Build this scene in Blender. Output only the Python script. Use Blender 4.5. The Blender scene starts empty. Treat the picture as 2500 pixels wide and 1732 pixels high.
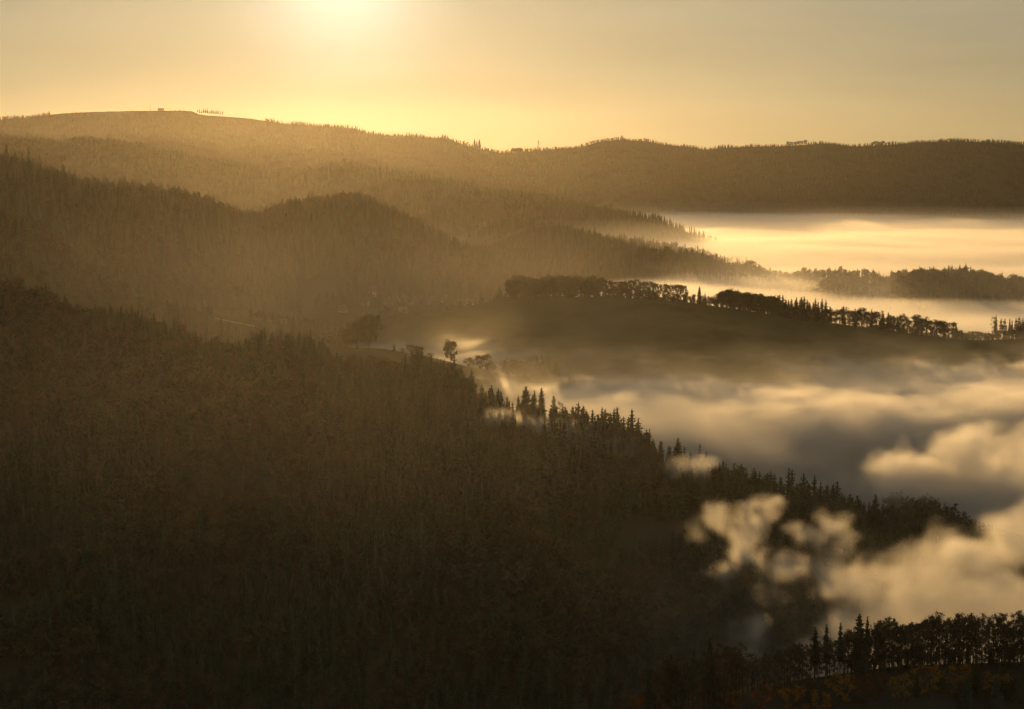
import bpy, math, random
import numpy as np
from mathutils import Vector

R = math.radians
sc = bpy.context.scene
C = sc.collection

# ------------------------------------------------------------------ camera, sky, sun, exposure
F = 1911.0                                   # focal length in pixels of a 1024 px wide frame
VH = 150.0                                   # image row of the eye-level horizon
PITCH = math.atan((354.5 - VH) / F)
cam = bpy.data.cameras.new('camera')
cam.sensor_width = 36.0
cam.lens = 36.0 * F / 1024.0
cam.clip_start, cam.clip_end = 1.0, 120000.0
co = bpy.data.objects.new('camera', cam)
co.rotation_euler = (R(90) - PITCH, 0, 0)
C.objects.link(co)
sc.camera = co

SUN_AZ, SUN_EL = R(-5.0), R(5.3)
w = bpy.data.worlds.new('World'); sc.world = w; w.use_nodes = True
nt = w.node_tree
for n in list(nt.nodes): nt.nodes.remove(n)
sky = nt.nodes.new('ShaderNodeTexSky'); sky.sky_type = 'NISHITA'; sky.sun_disc = False
sky.sun_elevation = SUN_EL; sky.sun_rotation = SUN_AZ
sky.altitude = 600; sky.air_density = 1.0; sky.dust_density = 1.0; sky.ozone_density = 1.0
gm = nt.nodes.new('ShaderNodeGamma'); gm.inputs[1].default_value = 0.38          # thin high veil evens the sky out
nt.links.new(sky.outputs[0], gm.inputs[0])
ti = nt.nodes.new('ShaderNodeVectorMath'); ti.operation = 'MULTIPLY'; ti.inputs[1].default_value = (2.2, 2.08, 1.76)
nt.links.new(gm.outputs[0], ti.inputs[0])
SDIR = Vector((math.sin(SUN_AZ) * math.cos(SUN_EL), math.cos(SUN_AZ) * math.cos(SUN_EL), math.sin(SUN_EL)))
tc = nt.nodes.new('ShaderNodeTexCoord')
dp = nt.nodes.new('ShaderNodeVectorMath'); dp.operation = 'DOT_PRODUCT'; dp.inputs[1].default_value = SDIR
nt.links.new(tc.outputs['Generated'], dp.inputs[0])
mpn = nt.nodes.new('ShaderNodeMapping'); mpn.inputs['Scale'].default_value = (3.0, 3.0, 26.0); mpn.inputs['Rotation'].default_value = (0.05, 0.12, 0)
nt.links.new(tc.outputs['Generated'], mpn.inputs['Vector'])
vn = nt.nodes.new('ShaderNodeTexNoise'); vn.inputs['Scale'].default_value = 2.2; vn.inputs['Detail'].default_value = 5; nt.links.new(mpn.outputs[0], vn.inputs['Vector'])
vr = nt.nodes.new('ShaderNodeMapRange'); vr.inputs[1].default_value = .25; vr.inputs[2].default_value = .75; vr.inputs[3].default_value = .93; vr.inputs[4].default_value = 1.07; nt.links.new(vn.outputs['Fac'], vr.inputs[0])
vs_ = nt.nodes.new('ShaderNodeVectorMath'); vs_.operation = 'SCALE'; nt.links.new(ti.outputs[0], vs_.inputs[0]); nt.links.new(vr.outputs[0], vs_.inputs['Scale'])
acc = vs_.outputs[0]
for power, col in ((1300.0, (7, 7, 6.3)), (260.0, (1.2, 1.15, .8))):                # aureole round the sun
    pw = nt.nodes.new('ShaderNodeMath'); pw.operation = 'POWER'; pw.use_clamp = True; pw.inputs[1].default_value = power
    nt.links.new(dp.outputs['Value'], pw.inputs[0])
    sca = nt.nodes.new('ShaderNodeVectorMath'); sca.operation = 'SCALE'; sca.inputs[0].default_value = col
    nt.links.new(pw.outputs[0], sca.inputs['Scale'])
    ad = nt.nodes.new('ShaderNodeVectorMath'); ad.operation = 'ADD'
    nt.links.new(acc, ad.inputs[0]); nt.links.new(sca.outputs[0], ad.inputs[1]); acc = ad.outputs[0]
bg = nt.nodes.new('ShaderNodeBackground'); bg.inputs['Strength'].default_value = 0.15
wo = nt.nodes.new('ShaderNodeOutputWorld')
nt.links.new(acc, bg.inputs[0]); nt.links.new(bg.outputs[0], wo.inputs[0])

sl = bpy.data.lights.new('sun', 'SUN'); sl.energy = 5.0; sl.angle = R(0.5); sl.color = (1.0, 0.585, 0.20)
so = bpy.data.objects.new('sun', sl); C.objects.link(so)
so.rotation_euler = SDIR.to_track_quat('Z', 'Y').to_euler()
so.location = (-300, 3000, 800)

HAZE_DENSITY, HAZE_G = 0.92e-5, 0.82
FOG_G = 0.68
vs = sc.view_settings
vs.view_transform = 'Standard'; vs.look = 'None'; vs.gamma = 1.0; vs.exposure = -1.2; vs.use_curve_mapping = False
cy = sc.cycles
sc.render.engine = 'CYCLES'
cy.max_bounces = 6; cy.diffuse_bounces = 2; cy.glossy_bounces = 1; cy.transmission_bounces = 3
cy.volume_bounces = 3; cy.transparent_max_bounces = 16
cy.volume_step_rate = 3.0; cy.volume_max_steps = 512
cy.use_denoising = True; cy.use_light_tree = False; cy.use_adaptive_sampling = False
cy.caustics_reflective = False; cy.caustics_refractive = False
cy.sample_clamp_indirect = 6.0

# ------------------------------------------------------------------ helpers
def ray(u, v):
    """(x/y, z/y) of the sight line through pixel (u, v) of the 2304 px wide photograph."""
    cx = (u / 2.25 - 512) / F; cz = (354.5 - v / 2.25) / F
    y = math.cos(PITCH) + cz * math.sin(PITCH)
    return cx / y, (-math.sin(PITCH) + cz * math.cos(PITCH)) / y

def tag(o, label=None, cat=None, group=None, kind=None):
    if label: o['label'] = label
    if cat: o['category'] = cat
    if group: o['group'] = group
    if kind: o['kind'] = kind
    return o

def mesh_obj(name, verts, faces, mats, parent=None, midx=None, smooth=False):
    me = bpy.data.meshes.new(name)
    me.from_pydata(verts, [], faces)
    for m in (mats if isinstance(mats, (list, tuple)) else [mats]): me.materials.append(m)
    if midx is not None: me.polygons.foreach_set('material_index', midx)
    if smooth: me.polygons.foreach_set('use_smooth', [True] * len(me.polygons))
    o = bpy.data.objects.new(name, me); C.objects.link(o)
    if parent: o.parent = parent
    return o

rngs = np.random.RandomState
def hash2(ix, iy, seed):
    h = (ix.astype(np.int64) * 374761393 + iy.astype(np.int64) * 668265263 + seed * 974634777) & 0x7fffffff
    h = ((h ^ (h >> 13)) * 1274126177) & 0x7fffffff
    return ((h ^ (h >> 16)) & 0xffff) / 65535.0 * 2 - 1
def vnoise(x, y, seed):
    x0 = np.floor(x); y0 = np.floor(y); fx = x - x0; fy = y - y0
    fx = fx * fx * fx * (fx * (fx * 6 - 15) + 10); fy = fy * fy * fy * (fy * (fy * 6 - 15) + 10)
    x0 = x0.astype(np.int64); y0 = y0.astype(np.int64)
    a = hash2(x0, y0, seed); b = hash2(x0 + 1, y0, seed); c = hash2(x0, y0 + 1, seed); d = hash2(x0 + 1, y0 + 1, seed)
    return (a * (1 - fx) + b * fx) * (1 - fy) + (c * (1 - fx) + d * fx) * fy
def fbm(x, y, seed, octs=4, gain=0.5):
    s = 0; a = 1.0; t = 0
    for k in range(octs):
        s = s + a * vnoise(x * 2 ** k + 17.3 * k, y * 2 ** k + 9.1 * k, seed + k); t += a; a *= gain
    return s / t
def sstep(e0, e1, x):
    t = np.clip((x - e0) / (e1 - e0), 0, 1); return t * t * (3 - 2 * t)

# ------------------------------------------------------------------ materials
def new_mat(name):
    m = bpy.data.materials.new(name); m.use_nodes = True
    nt = m.node_tree
    for n in list(nt.nodes): nt.nodes.remove(n)
    return m, nt, nt.nodes.new('ShaderNodeOutputMaterial')

def surf_mat(name, cols, scale=0.05, rough=0.95, translucent=0.0, rand=0.0, detail=6):
    m, nt, out = new_mat(name)
    geo = nt.nodes.new('ShaderNodeNewGeometry')
    no = nt.nodes.new('ShaderNodeTexNoise'); no.inputs['Scale'].default_value = scale; no.inputs['Detail'].default_value = detail
    nt.links.new(geo.outputs['Position'], no.inputs['Vector'])
    fac = no.outputs['Fac']
    if rand:
        oi = nt.nodes.new('ShaderNodeObjectInfo')
        mm = nt.nodes.new('ShaderNodeMath'); mm.operation = 'MULTIPLY_ADD'
        mm.inputs[1].default_value = rand; nt.links.new(oi.outputs['Random'], mm.inputs[0])
        sb = nt.nodes.new('ShaderNodeMath'); sb.operation = 'SUBTRACT'; sb.inputs[1].default_value = rand * 0.5
        nt.links.new(fac, sb.inputs[0]); nt.links.new(sb.outputs[0], mm.inputs[2]); fac = mm.outputs[0]
    cr = nt.nodes.new('ShaderNodeValToRGB')
    el = cr.color_ramp.elements
    n = len(cols)
    el[0].position = 0.28; el[1].position = 0.72
    while len(el) < n: el.new(0.5)
    for k, c in enumerate(cols):
        el[k].position = 0.28 + 0.44 * k / (n - 1); el[k].color = (*c, 1)
    nt.links.new(fac, cr.inputs[0])
    d = nt.nodes.new('ShaderNodeBsdfDiffuse') if rough >= 0.95 else nt.nodes.new('ShaderNodeBsdfPrincipled')
    if rough < 0.95: d.inputs['Roughness'].default_value = rough
    nt.links.new(cr.outputs[0], d.inputs[0])
    if translucent:
        t = nt.nodes.new('ShaderNodeBsdfTranslucent'); nt.links.new(cr.outputs[0], t.inputs[0])
        mx = nt.nodes.new('ShaderNodeMixShader'); mx.inputs[0].default_value = translucent
        nt.links.new(d.outputs[0], mx.inputs[1]); nt.links.new(t.outputs[0], mx.inputs[2])
        nt.links.new(mx.outputs[0], out.inputs[0])
    else:
        nt.links.new(d.outputs[0], out.inputs[0])
    return m

M = {}
M['floor'] = surf_mat('forest_floor', [(0.050, 0.042, 0.028), (0.080, 0.064, 0.040), (0.070, 0.075, 0.042)], 0.02)
M['meadow'] = surf_mat('meadow_grass', [(0.055, 0.060, 0.025), (0.085, 0.080, 0.035), (0.070, 0.075, 0.030)], 0.03)
M['ground'] = surf_mat('valley_ground', [(0.05, 0.05, 0.025), (0.08, 0.07, 0.035)], 0.01)
M['bark'] = surf_mat('bark', [(0.045, 0.034, 0.024), (0.10, 0.078, 0.055)], 1.5)
M['spruce'] = surf_mat('spruce_needles', [(0.052, 0.066, 0.044), (0.084, 0.100, 0.060), (0.115, 0.118, 0.074)], 0.6, translucent=0.05, rand=0.4)
M['beech'] = surf_mat('beech_leaves', [(0.080, 0.068, 0.046), (0.110, 0.090, 0.056), (0.132, 0.098, 0.060)], 0.5, translucent=0.08, rand=0.5)
M['dull'] = surf_mat('dull_autumn_leaves', [(0.064, 0.072, 0.044), (0.105, 0.100, 0.058), (0.135, 0.108, 0.060)], 0.3, translucent=0.07, rand=0.5)
M['orange'] = surf_mat('orange_leaves', [(0.150, 0.055, 0.014), (0.280, 0.115, 0.024), (0.380, 0.190, 0.036)], 0.5, translucent=0.35, rand=0.5)
M['larch'] = surf_mat('larch_needles', [(0.060, 0.062, 0.018), (0.120, 0.100, 0.026), (0.100, 0.095, 0.030)], 0.5, translucent=0.3, rand=0.4)
M['wall'] = surf_mat('rendered_wall', [(0.34, 0.32, 0.29), (0.45, 0.43, 0.39)], 0.4, rough=0.9)
M['roof'] = surf_mat('roof_tiles', [(0.10, 0.055, 0.04), (0.20, 0.10, 0.07)], 0.8, rough=0.85)
M['glass'] = surf_mat('window_glass', [(0.02, 0.022, 0.025), (0.04, 0.042, 0.045)], 0.4, rough=0.15)
M['metal'] = surf_mat('galvanised_steel', [(0.20, 0.20, 0.20), (0.32, 0.32, 0.31)], 0.6, rough=0.5)
M['road'] = surf_mat('asphalt', [(0.07, 0.068, 0.065), (0.12, 0.118, 0.11)], 0.2, rough=0.6)

# ------------------------------------------------------------------ terrain: each hill is a ridge with a crest line, a near and a far slope
class Hill:
    def __init__(s, name, pts, near, far, th, x, y, step, seed, gully=0.35, base=-345.0, round_w=45.0, mat='floor', rough=3.0):
        a = []
        for (u, v, Y) in pts:
            ra, re = ray(u, v); a.append((ra, re * Y - th, Y))
        a = np.array(a); s.a, s.zc, s.yc = a[:, 0], a[:, 1], a[:, 2]
        s.near, s.far, s.seed, s.gully, s.base, s.rw, s.rough = near, far, seed, gully, base, round_w, rough
        s.name, s.x, s.y, s.step, s.mat = name, x, y, step, mat
    def crest(s, x, y):
        q = x / np.maximum(y, 1.0)
        return np.interp(q, s.a, s.zc), np.interp(q, s.a, s.yc)
    def height(s, x, y):
        x = np.asarray(x, float); y = np.asarray(y, float)
        zc, yc = s.crest(x, y)
        d = y - yc
        sl = np.where(d < 0, s.near, s.far)
        drop = sl * (np.sqrt(d * d + s.rw ** 2) - s.rw)
        L = 220.0
        rel = np.minimum(1, np.abs(d) / 260.0)
        n = fbm(x / L + 0.35 * fbm(x / 400, y / 400, s.seed + 50), y / (L * 2.2), s.seed, 4)
        z = zc - drop * (1 + s.gully * n) - s.gully * 26 * rel * np.abs(n)
        z = z + s.rough * fbm(x / 45, y / 45, s.seed + 9, 3) * np.minimum(1, np.abs(d) / 60.0)
        return np.maximum(z, s.base - 6 + 3 * fbm(x / 150, y / 150, s.seed + 3, 2))
    def build(s, mats=None, midx=None):
        nx = int((s.x[1] - s.x[0]) / s.step) + 1; ny = int((s.y[1] - s.y[0]) / s.step) + 1
        gx, gy = np.meshgrid(np.linspace(*s.x, nx), np.linspace(*s.y, ny))
        gz = s.height(gx, gy)
        me = bpy.data.meshes.new(s.name)
        v = np.stack([gx.ravel(), gy.ravel(), gz.ravel()], 1)
        i = (np.arange(ny - 1)[:, None] * nx + np.arange(nx - 1)[None, :]).ravel()
        f = np.stack([i, i + 1, i + nx + 1, i + nx], 1)
        me.vertices.add(len(v)); me.vertices.foreach_set('co', v.ravel())
        me.loops.add(len(f) * 4); me.loops.foreach_set('vertex_index', f.ravel())
        me.polygons.add(len(f)); me.polygons.foreach_set('loop_start', np.arange(len(f)) * 4)
        me.update()
        for m in (mats or [M[s.mat]]): me.materials.append(m)
        if midx is not None:
            cxy = v[f].mean(1); me.polygons.foreach_set('material_index', midx(cxy[:, 0], cxy[:, 1]).astype(np.int32))
        me.polygons.foreach_set('use_smooth', np.ones(len(f), bool))
        o = bpy.data.objects.new(s.name, me); C.objects.link(o)
        tag(o, kind='structure')
        return o

H = {}
H['far'] = Hill('far_mountain', [(-600, 300, 6600), (-250, 275, 6600), (0, 262, 6600), (60, 256, 6600), (140, 247, 6600), (200, 244, 6550), (300, 241, 6500), (430, 241, 6500), (450, 250, 6500), (560, 258, 6500),
    (640, 270, 6500), (740, 277, 6500), (800, 281, 6450), (830, 293, 6500), (900, 299, 6600), (1000, 303, 6600), (1040, 317, 6700), (1080, 328, 6800), (1130, 337, 6900), (1190, 333, 6900),
    (1240, 329, 6900), (1310, 323, 6900), (1350, 311, 6900), (1400, 307, 6900), (1450, 310, 6900), (1500, 319, 6900), (1560, 324, 6950), (1590, 330, 7000), (1620, 326, 7000), (1700, 322, 7000),
    (1760, 322, 7000), (1860, 315, 7000), (1920, 322, 7000), (1990, 320, 7000), (2060, 313, 7000), (2150, 311, 7000), (2230, 313, 7000), (2304, 319, 7000), (2600, 330, 7000), (3000, 325, 7000)],
    0.24, 0.2, 12, (-3200, 3200), (4700, 8000), 22, 1, gully=0.28, rough=6)
H['second'] = Hill('middle_ridge', [(-600, 285, 5000), (0, 297, 5000), (130, 310, 4950), (230, 307, 4900), (330, 322, 4850), (420, 342, 4800), (540, 362, 4750), (640, 377, 4700), (690, 374, 4600), (740, 358, 4500), (800, 364, 4500),
    (880, 380, 4450), (950, 387, 4450), (1040, 407, 4400), (1150, 427, 4350), (1250, 437, 4300), (1370, 457, 4250), (1480, 486, 4200), (1600, 530, 4150), (1800, 600, 4100), (2400, 680, 4100)],
    0.22, 0.2, 12, (-2300, 1500), (3300, 5600), 18, 11, gully=0.3, rough=5)
H['bump'] = Hill('wooded_knoll', [(900, 620, 3700), (1060, 540, 3700), (1110, 508, 3700), (1160, 497, 3700), (1210, 503, 3700), (1300, 530, 3650), (1400, 540, 3550), (1500, 548, 3500), (1600, 570, 3450), (1800, 640, 3400)],
    0.25, 0.25, 14, (-250, 1000), (3100, 4100), 14, 21)
H['one'] = Hill('left_hill', [(-700, 250, 2700), (-300, 290, 2650), (0, 352, 2600), (60, 368, 2600), (100, 386, 2600), (180, 405, 2600), (250, 412, 2600), (330, 420, 2600), (400, 432, 2600), (460, 452, 2600), (520, 475, 2590), (560, 496, 2580),
    (620, 528, 2540), (700, 575, 2480), (760, 620, 2400), (850, 690, 2300), (1000, 780, 2200)], 0.20, 0.3, 10, (-1500, 150), (1800, 3300), 12, 31, gully=0.3)
H['cone'] = Hill('rounded_hill', [(200, 520, 3100), (400, 495, 3000), (500, 478, 2950), (560, 470, 2900), (610, 466, 2850), (680, 446, 2750), (740, 434, 2700), (800, 439, 2700), (850, 454, 2680), (900, 481, 2650), (960, 513, 2600), (1020, 543, 2560),
    (1100, 573, 2520), (1165, 608, 2480), (1260, 665, 2420), (1400, 740, 2350), (1800, 850, 2300)], 0.19, 0.3, 14, (-900, 700), (1850, 3500), 12, 41, gully=0.25)
H['foghill'] = Hill('fog_hill', [(900, 640, 3250), (1000, 580, 3250), (1070, 553, 3250), (1130, 543, 3230), (1200, 523, 3200), (1260, 515, 3180), (1330, 526, 3150), (1420, 552, 3100), (1500, 567, 3060), (1580, 580, 3020), (1650, 597, 2980),
    (1750, 618, 2920), (1800, 622, 2880), (1830, 612, 2850), (1860, 605, 2800), (1900, 604, 2800), (1950, 616, 2780), (1990, 634, 2760), (2020, 614, 2740), (2060, 604, 2720), (2130, 607, 2720), (2190, 618, 2700), (2240, 628, 2700), (2300, 636, 2680), (2600, 650, 2650)],
    0.13, 0.3, 12, (-250, 1400), (2150, 3700), 11, 51, gully=0.15)
H['terrace'] = Hill('meadow_terrace', [(-600, 400, 2100), (-200, 455, 2050), (0, 490, 2000), (60, 510, 1990), (120, 545, 1980), (180, 605, 1960), (230, 642, 1950), (350, 667, 1930), (450, 695, 1900), (600, 718, 1880), (750, 742, 1850), (830, 766, 1820),
    (900, 800, 1800), (1000, 850, 1780), (1200, 950, 1750)], 0.15, 0.12, 4, (-1200, 200), (1400, 2300), 9, 61, gully=0.2, mat='meadow')
H['mid'] = Hill('grove_ridge', [(700, 760, 1950), (900, 722, 1930), (1030, 697, 1900), (1130, 672, 1880), (1250, 668, 1860), (1400, 672, 1840), (1540, 680, 1820), (1620, 692, 1800), (1750, 712, 1780), (1850, 727, 1770), (2000, 745, 1760), (2140, 764, 1750),
    (2220, 768, 1750), (2304, 764, 1750), (2600, 780, 1740)], 0.20, 0.22, 0, (-350, 900), (1350, 2500), 8, 71, gully=0.12, mat='meadow', rough=1.5)
H['shoulder'] = Hill('meadow_shoulder', [(400, 790, 1650), (700, 782, 1640), (850, 787, 1600), (950, 803, 1580), (1050, 828, 1560), (1150, 848, 1540), (1260, 862, 1520), (1350, 890, 1500), (1450, 930, 1480), (1700, 1050, 1450)],
    0.12, 0.2, 0, (-350, 400), (1250, 1800), 7, 81, gully=0.1, mat='meadow', rough=1.5)
H['front'] = Hill('front_slope', [(-700, 560, 1550), (-300, 622, 1500), (0, 655, 1450), (150, 672, 1430), (300, 698, 1420), (430, 748, 1400), (520, 774, 1390), (640, 791, 1370), (760, 800, 1360), (860, 806, 1350), (950, 832, 1330), (1050, 870, 1300),
    (1150, 900, 1270), (1270, 918, 1240), (1350, 950, 1210), (1500, 1003, 1180), (1650, 1053, 1150), (1750, 1088, 1120), (1850, 1122, 1100), (2000, 1150, 1070), (2150, 1195, 1045), (2304, 1250, 1020), (2700, 1420, 970)],
    0.30, 0.24, 16, (-700, 520), (700, 1700), 7, 91, gully=0.34)
H['spur'] = Hill('near_spur', [(900, 1900, 560), (1200, 1760, 590), (1330, 1670, 615), (1400, 1632, 625), (1500, 1600, 640), (1600, 1575, 655), (1700, 1553, 668), (1800, 1537, 680), (1900, 1522, 690), (2000, 1508, 700), (2150, 1500, 710), (2304, 1496, 720), (2700, 1470, 760)],
    0.38, 0.45, 0, (20, 420), (480, 950), 4, 101, gully=0.12, round_w=14, rough=1.2)
for h in H.values(): h.build()
def ground(x, y, skip=None):
    return np.max([np.where((x > h.x[0]) & (x < h.x[1]) & (y > h.y[0]) & (y < h.y[1]), h.height(x, y), -351.0) for k, h in H.items() if k != skip], axis=0)
def hz(k, x, y): return float(H[k].height(np.array([x]), np.array([y]))[0])

g = mesh_obj('ground', [(-7000, -2500, -350), (7000, -2500, -350), (7000, 9600, -350), (-7000, 9600, -350)], [(0, 1, 2, 3)], M['ground'])
tag(g, kind='structure')
#@@TREES
# ------------------------------------------------------------------ tree shapes (metres, foot at the origin)
class MB:
    def __init__(s): s.v = []; s.f = []
    def poly(s, *p):
        b = len(s.v); s.v.extend([tuple(q) for q in p]); s.f.append(tuple(range(b, b + len(p))))
    def tube(s, p, q, r0, r1, n=5):
        p = Vector(p); q = Vector(q); d = (q - p)
        if d.length < 1e-6: return
        d.normalize(); a = d.orthogonal().normalized(); b = d.cross(a)
        i = len(s.v)
        for c, r in ((p, r0), (q, r1)):
            for k in range(n):
                t = 2 * math.pi * k / n; s.v.append(tuple(c + (a * math.cos(t) + b * math.sin(t)) * r))
        for k in range(n): s.f.append((i + k, i + (k + 1) % n, i + n + (k + 1) % n, i + n + k))
    def box(s, lo, hi):
        x0, y0, z0 = lo; x1, y1, z1 = hi; i = len(s.v)
        s.v += [(x0, y0, z0), (x1, y0, z0), (x1, y1, z0), (x0, y1, z0), (x0, y0, z1), (x1, y0, z1), (x1, y1, z1), (x0, y1, z1)]
        s.f += [tuple(i + k for k in f) for f in ((0, 3, 2, 1), (4, 5, 6, 7), (0, 1, 5, 4), (1, 2, 6, 5), (2, 3, 7, 6), (3, 0, 4, 7))]
    def mesh(s, name, mat):
        me = bpy.data.meshes.new(name); me.from_pydata(s.v, [], s.f)
        for m_ in (mat if isinstance(mat, list) else [mat]): me.materials.append(m_)
        return me

def conifer(seed, h=22.0, base=0.10, width=0.17, levels=24, per=6, droop=0.30, ragged=0.25, spray=2, sparse=0.0, core=True):
    r = random.Random(seed); t, c = MB(), MB()
    lean = (r.uniform(-.01, .01), r.uniform(-.01, .01))
    ax = lambda z: Vector((lean[0] * z, lean[1] * z, z))
    for k in range(4): t.tube(ax(h * k / 4 * .98), ax(h * (k + 1) / 4 * .98), .02 * h * (1 - k / 4) * .6 + .03, .02 * h * (1 - (k + 1) / 4) * .6 + .03, 6)
    for k in range(6):                                                  # dense inner body of twigs
        q0, q1 = base + (.97 - base) * k / 6, base + (.97 - base) * (k + 1) / 6
        rr = lambda q: width * h * .42 * (1 - q) ** .85 + .04
        if core: c.tube(ax(q0 * h), ax(q1 * h), rr(q0) * r.uniform(.8, 1.15), rr(q1) * .8, 6)
    for l in range(levels):
        q = base + (0.985 - base) * (l + r.uniform(-.3, .3)) / levels
        q = min(max(q, base), .985); z = q * h
        prof = (1 - q) ** 0.8 * min(1, (q - base) * 5 + .55)
        L0 = width * h * prof + 0.25
        n = max(3, int(per * (0.6 + .5 * (1 - q))))
        a0 = r.uniform(0, 6.28)
        for b in range(n):
            if r.random() < sparse: continue
            a = a0 + 6.283 * b / n + r.uniform(-.35, .35); L = L0 * r.uniform(1 - ragged, 1 + ragged)
            up = 0.35 * q - droop * (1 - q) * 1.3
            d = Vector((math.cos(a), math.sin(a), 0)); s = Vector((-math.sin(a), math.cos(a), 0)); o = ax(z)
            for k in range(spray):
                tw = (k - (spray - 1) / 2) * 0.55
                dd = (d + s * tw).normalized(); ss = Vector((-dd.y, dd.x, 0)); Lk = L * (1 - .22 * abs(tw)) * r.uniform(.85, 1.1)
                root = o + d * .02 * Lk
                mid = root + dd * Lk * .55 + Vector((0, 0, Lk * (up * .35 - .02))); tip = root + dd * Lk + Vector((0, 0, Lk * up))
                wd = Lk * .24 + .14
                c.poly(root, mid - ss * wd + Vector((0, 0, -.08 * Lk)), tip, mid + ss * wd + Vector((0, 0, -.08 * Lk)))
                c.poly(root, mid + Vector((0, 0, -.22 * Lk - .2)), tip + Vector((0, 0, -.05 * Lk)))
    return t, c

def leaf(c, r, p, s):
    n = Vector((r.gauss(0, 1), r.gauss(0, 1), r.gauss(0, 1) + .3)).normalized(); a = n.orthogonal().normalized(); b = n.cross(a)
    th = r.uniform(0, 6.28); e = a * math.cos(th) + b * math.sin(th); g_ = n.cross(e)
    c.poly(p - e * s * .6, p - g_ * s * .38, p + e * s * .6, p + g_ * s * .38)

def broadleaf(seed, h=20.0, crown=0.4, spread=4.0, limbs=7, leaves=700, size=0.45, depth=3, stems=1, upright=0.6, bare=0.0):
    r = random.Random(seed); t, c = MB(), MB(); tips = []
    def grow(p, d, L, rad, lev):
        q = p + d * L * .5; d2 = (d + Vector((r.uniform(-.22, .22), r.uniform(-.22, .22), .12))).normalized(); e = q + d2 * L * .5
        t.tube(p, q, rad, rad * .75, 5 if lev < 2 else 3); t.tube(q, e, rad * .75, rad * .5, 5 if lev < 2 else 3)
        if lev >= depth: tips.append((q, L)); tips.append((e, L)); return
        if lev >= 1: tips.append((e, L * .8))
        for k in range(r.choice((2, 3, 3))):
            a = r.uniform(0, 6.28); sp = r.uniform(.45, .95)
            o = d2.orthogonal().normalized(); o2 = d2.cross(o)
            grow(e, (d2 + (o * math.cos(a) + o2 * math.sin(a)) * sp + Vector((0, 0, .15))).normalized(), L * r.uniform(.5, .72), rad * .5, lev + 1)
    for s in range(stems):
        foot = Vector((r.uniform(-.5, .5), r.uniform(-.5, .5), 0)) * (stems - 1) * .6
        top = foot + Vector((r.uniform(-.6, .6), r.uniform(-.6, .6), h * .82))
        R0 = .014 * h + .03
        pts = [foot + (top - foot) * k / 5 + Vector((r.uniform(-.15, .15), r.uniform(-.15, .15), 0)) * (0 if k in (0,) else 1) for k in range(6)]
        for k in range(5): t.tube(pts[k], pts[k + 1], R0 * (1 - k / 5.6), R0 * (1 - (k + 1) / 5.6), 6)
        tips.append((pts[5], h * .12))
        for k in range(limbs):
            q = crown + (0.98 - crown) * (k + r.random()) / limbs
            p = pts[0] + (pts[5] - pts[0]) * q
            a = k * 2.4 + r.uniform(-.5, .5)
            prof = math.sin(math.pi * min(1, max(.12, (1 - (q - crown) / (1.02 - crown)) * .72 + .12)))
            L = spread * prof * r.uniform(.7, 1.15) * .62
            grow(p, Vector((math.cos(a), math.sin(a), upright * r.uniform(.6, 1.4))).normalized(), max(L, .5), R0 * .38 * (1 - .5 * q), 1)
    keep = [tp for tp in tips if r.random() > bare] or tips
    for k in range(leaves):
        p, L = r.choice(keep); rad = max(.7, L * .95)
        if r.random() < .35: q, L2 = r.choice(keep); p = p.lerp(q, r.uniform(0, .5)) if (p - q).length < spread * 1.2 else p
        leaf(c, r, p + Vector((r.gauss(0, 1), r.gauss(0, 1), r.gauss(0, .8))) * rad * .55, size * r.uniform(.6, 1.35))
    return t, c

PROTO = {}
def proto(kind, variants, mat):
    PROTO[kind] = [(t.mesh('trunk', M['bark']), c.mesh('crown', M[mat])) for t, c in variants]
proto('spruce', [conifer(s, 22, .06 + .02 * (s % 3), (.15, .19, .22, .17, .20, .24)[s], (36, 30, 32, 34, 26, 30)[s], 8, (.3, .2, .35, .28, .15, .32)[s], (.3, .42, .35, .5, .45, .38)[s], 2, (.0, .1, .05, .15, .18, .1)[s]) for s in range(6)], 'spruce')
proto('pine', [conifer(40 + s, 20, .30, .19, 18, 8, .12, .45, 3, .12, False) for s in range(3)], 'spruce')
proto('larch', [conifer(60 + s, 18, .14, .17, 22, 6, .18, .4, 2, .12, False) for s in range(3)], 'larch')
proto('tall_spruce', [conifer(70 + s, 24, .30, .14, 30, 7, .34, .35, 2, .10) for s in range(3)], 'spruce')
proto('beech', [broadleaf(100 + s, 20, .16, 4.0, 18, 1500, .50, 3, 1, .9) for s in range(5)], 'beech')
proto('thin_beech', [broadleaf(120 + s, 20, .14, 3.4, 17, 700, .40, 3, 1, 1.0, .3) for s in range(4)], 'beech')
proto('oak', [broadleaf(140 + s, 17, .16, 7.6, 20, 3000, .85, 3, 1, .45) for s in range(5)], 'dull')
proto('grove', [broadleaf(160 + s, 19, .30, 5.8, 16, 1500, .80, 3, 1, .65) for s in range(5)], 'dull')
proto('autumn', [broadleaf(180 + s, 13, .16, 5.0, 10, 1000, .50, 3, 1, .6) for s in range(4)], 'orange')
proto('shrub', [broadleaf(200 + s, 5, .10, 3.6, 8, 420, .42, 2, 3, .6) for s in range(3)], 'dull')
FULL_H = {k: float(np.mean([max(v.co.z for v in c.vertices) for t, c in ms])) for k, ms in PROTO.items()}
NAMES = dict(spruce='spruce_tree', pine='pine_tree', larch='larch_tree', tall_spruce='spruce_tree', beech='beech_tree', thin_beech='beech_tree', oak='broadleaf_tree', grove='broadleaf_tree', autumn='autumn_tree', shrub='shrub')
CATS = dict(spruce='conifer', pine='conifer', larch='larch', tall_spruce='conifer', beech='tree', thin_beech='tree', oak='tree', grove='tree', autumn='tree', shrub='shrub')
rt = random.Random(5)
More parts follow.
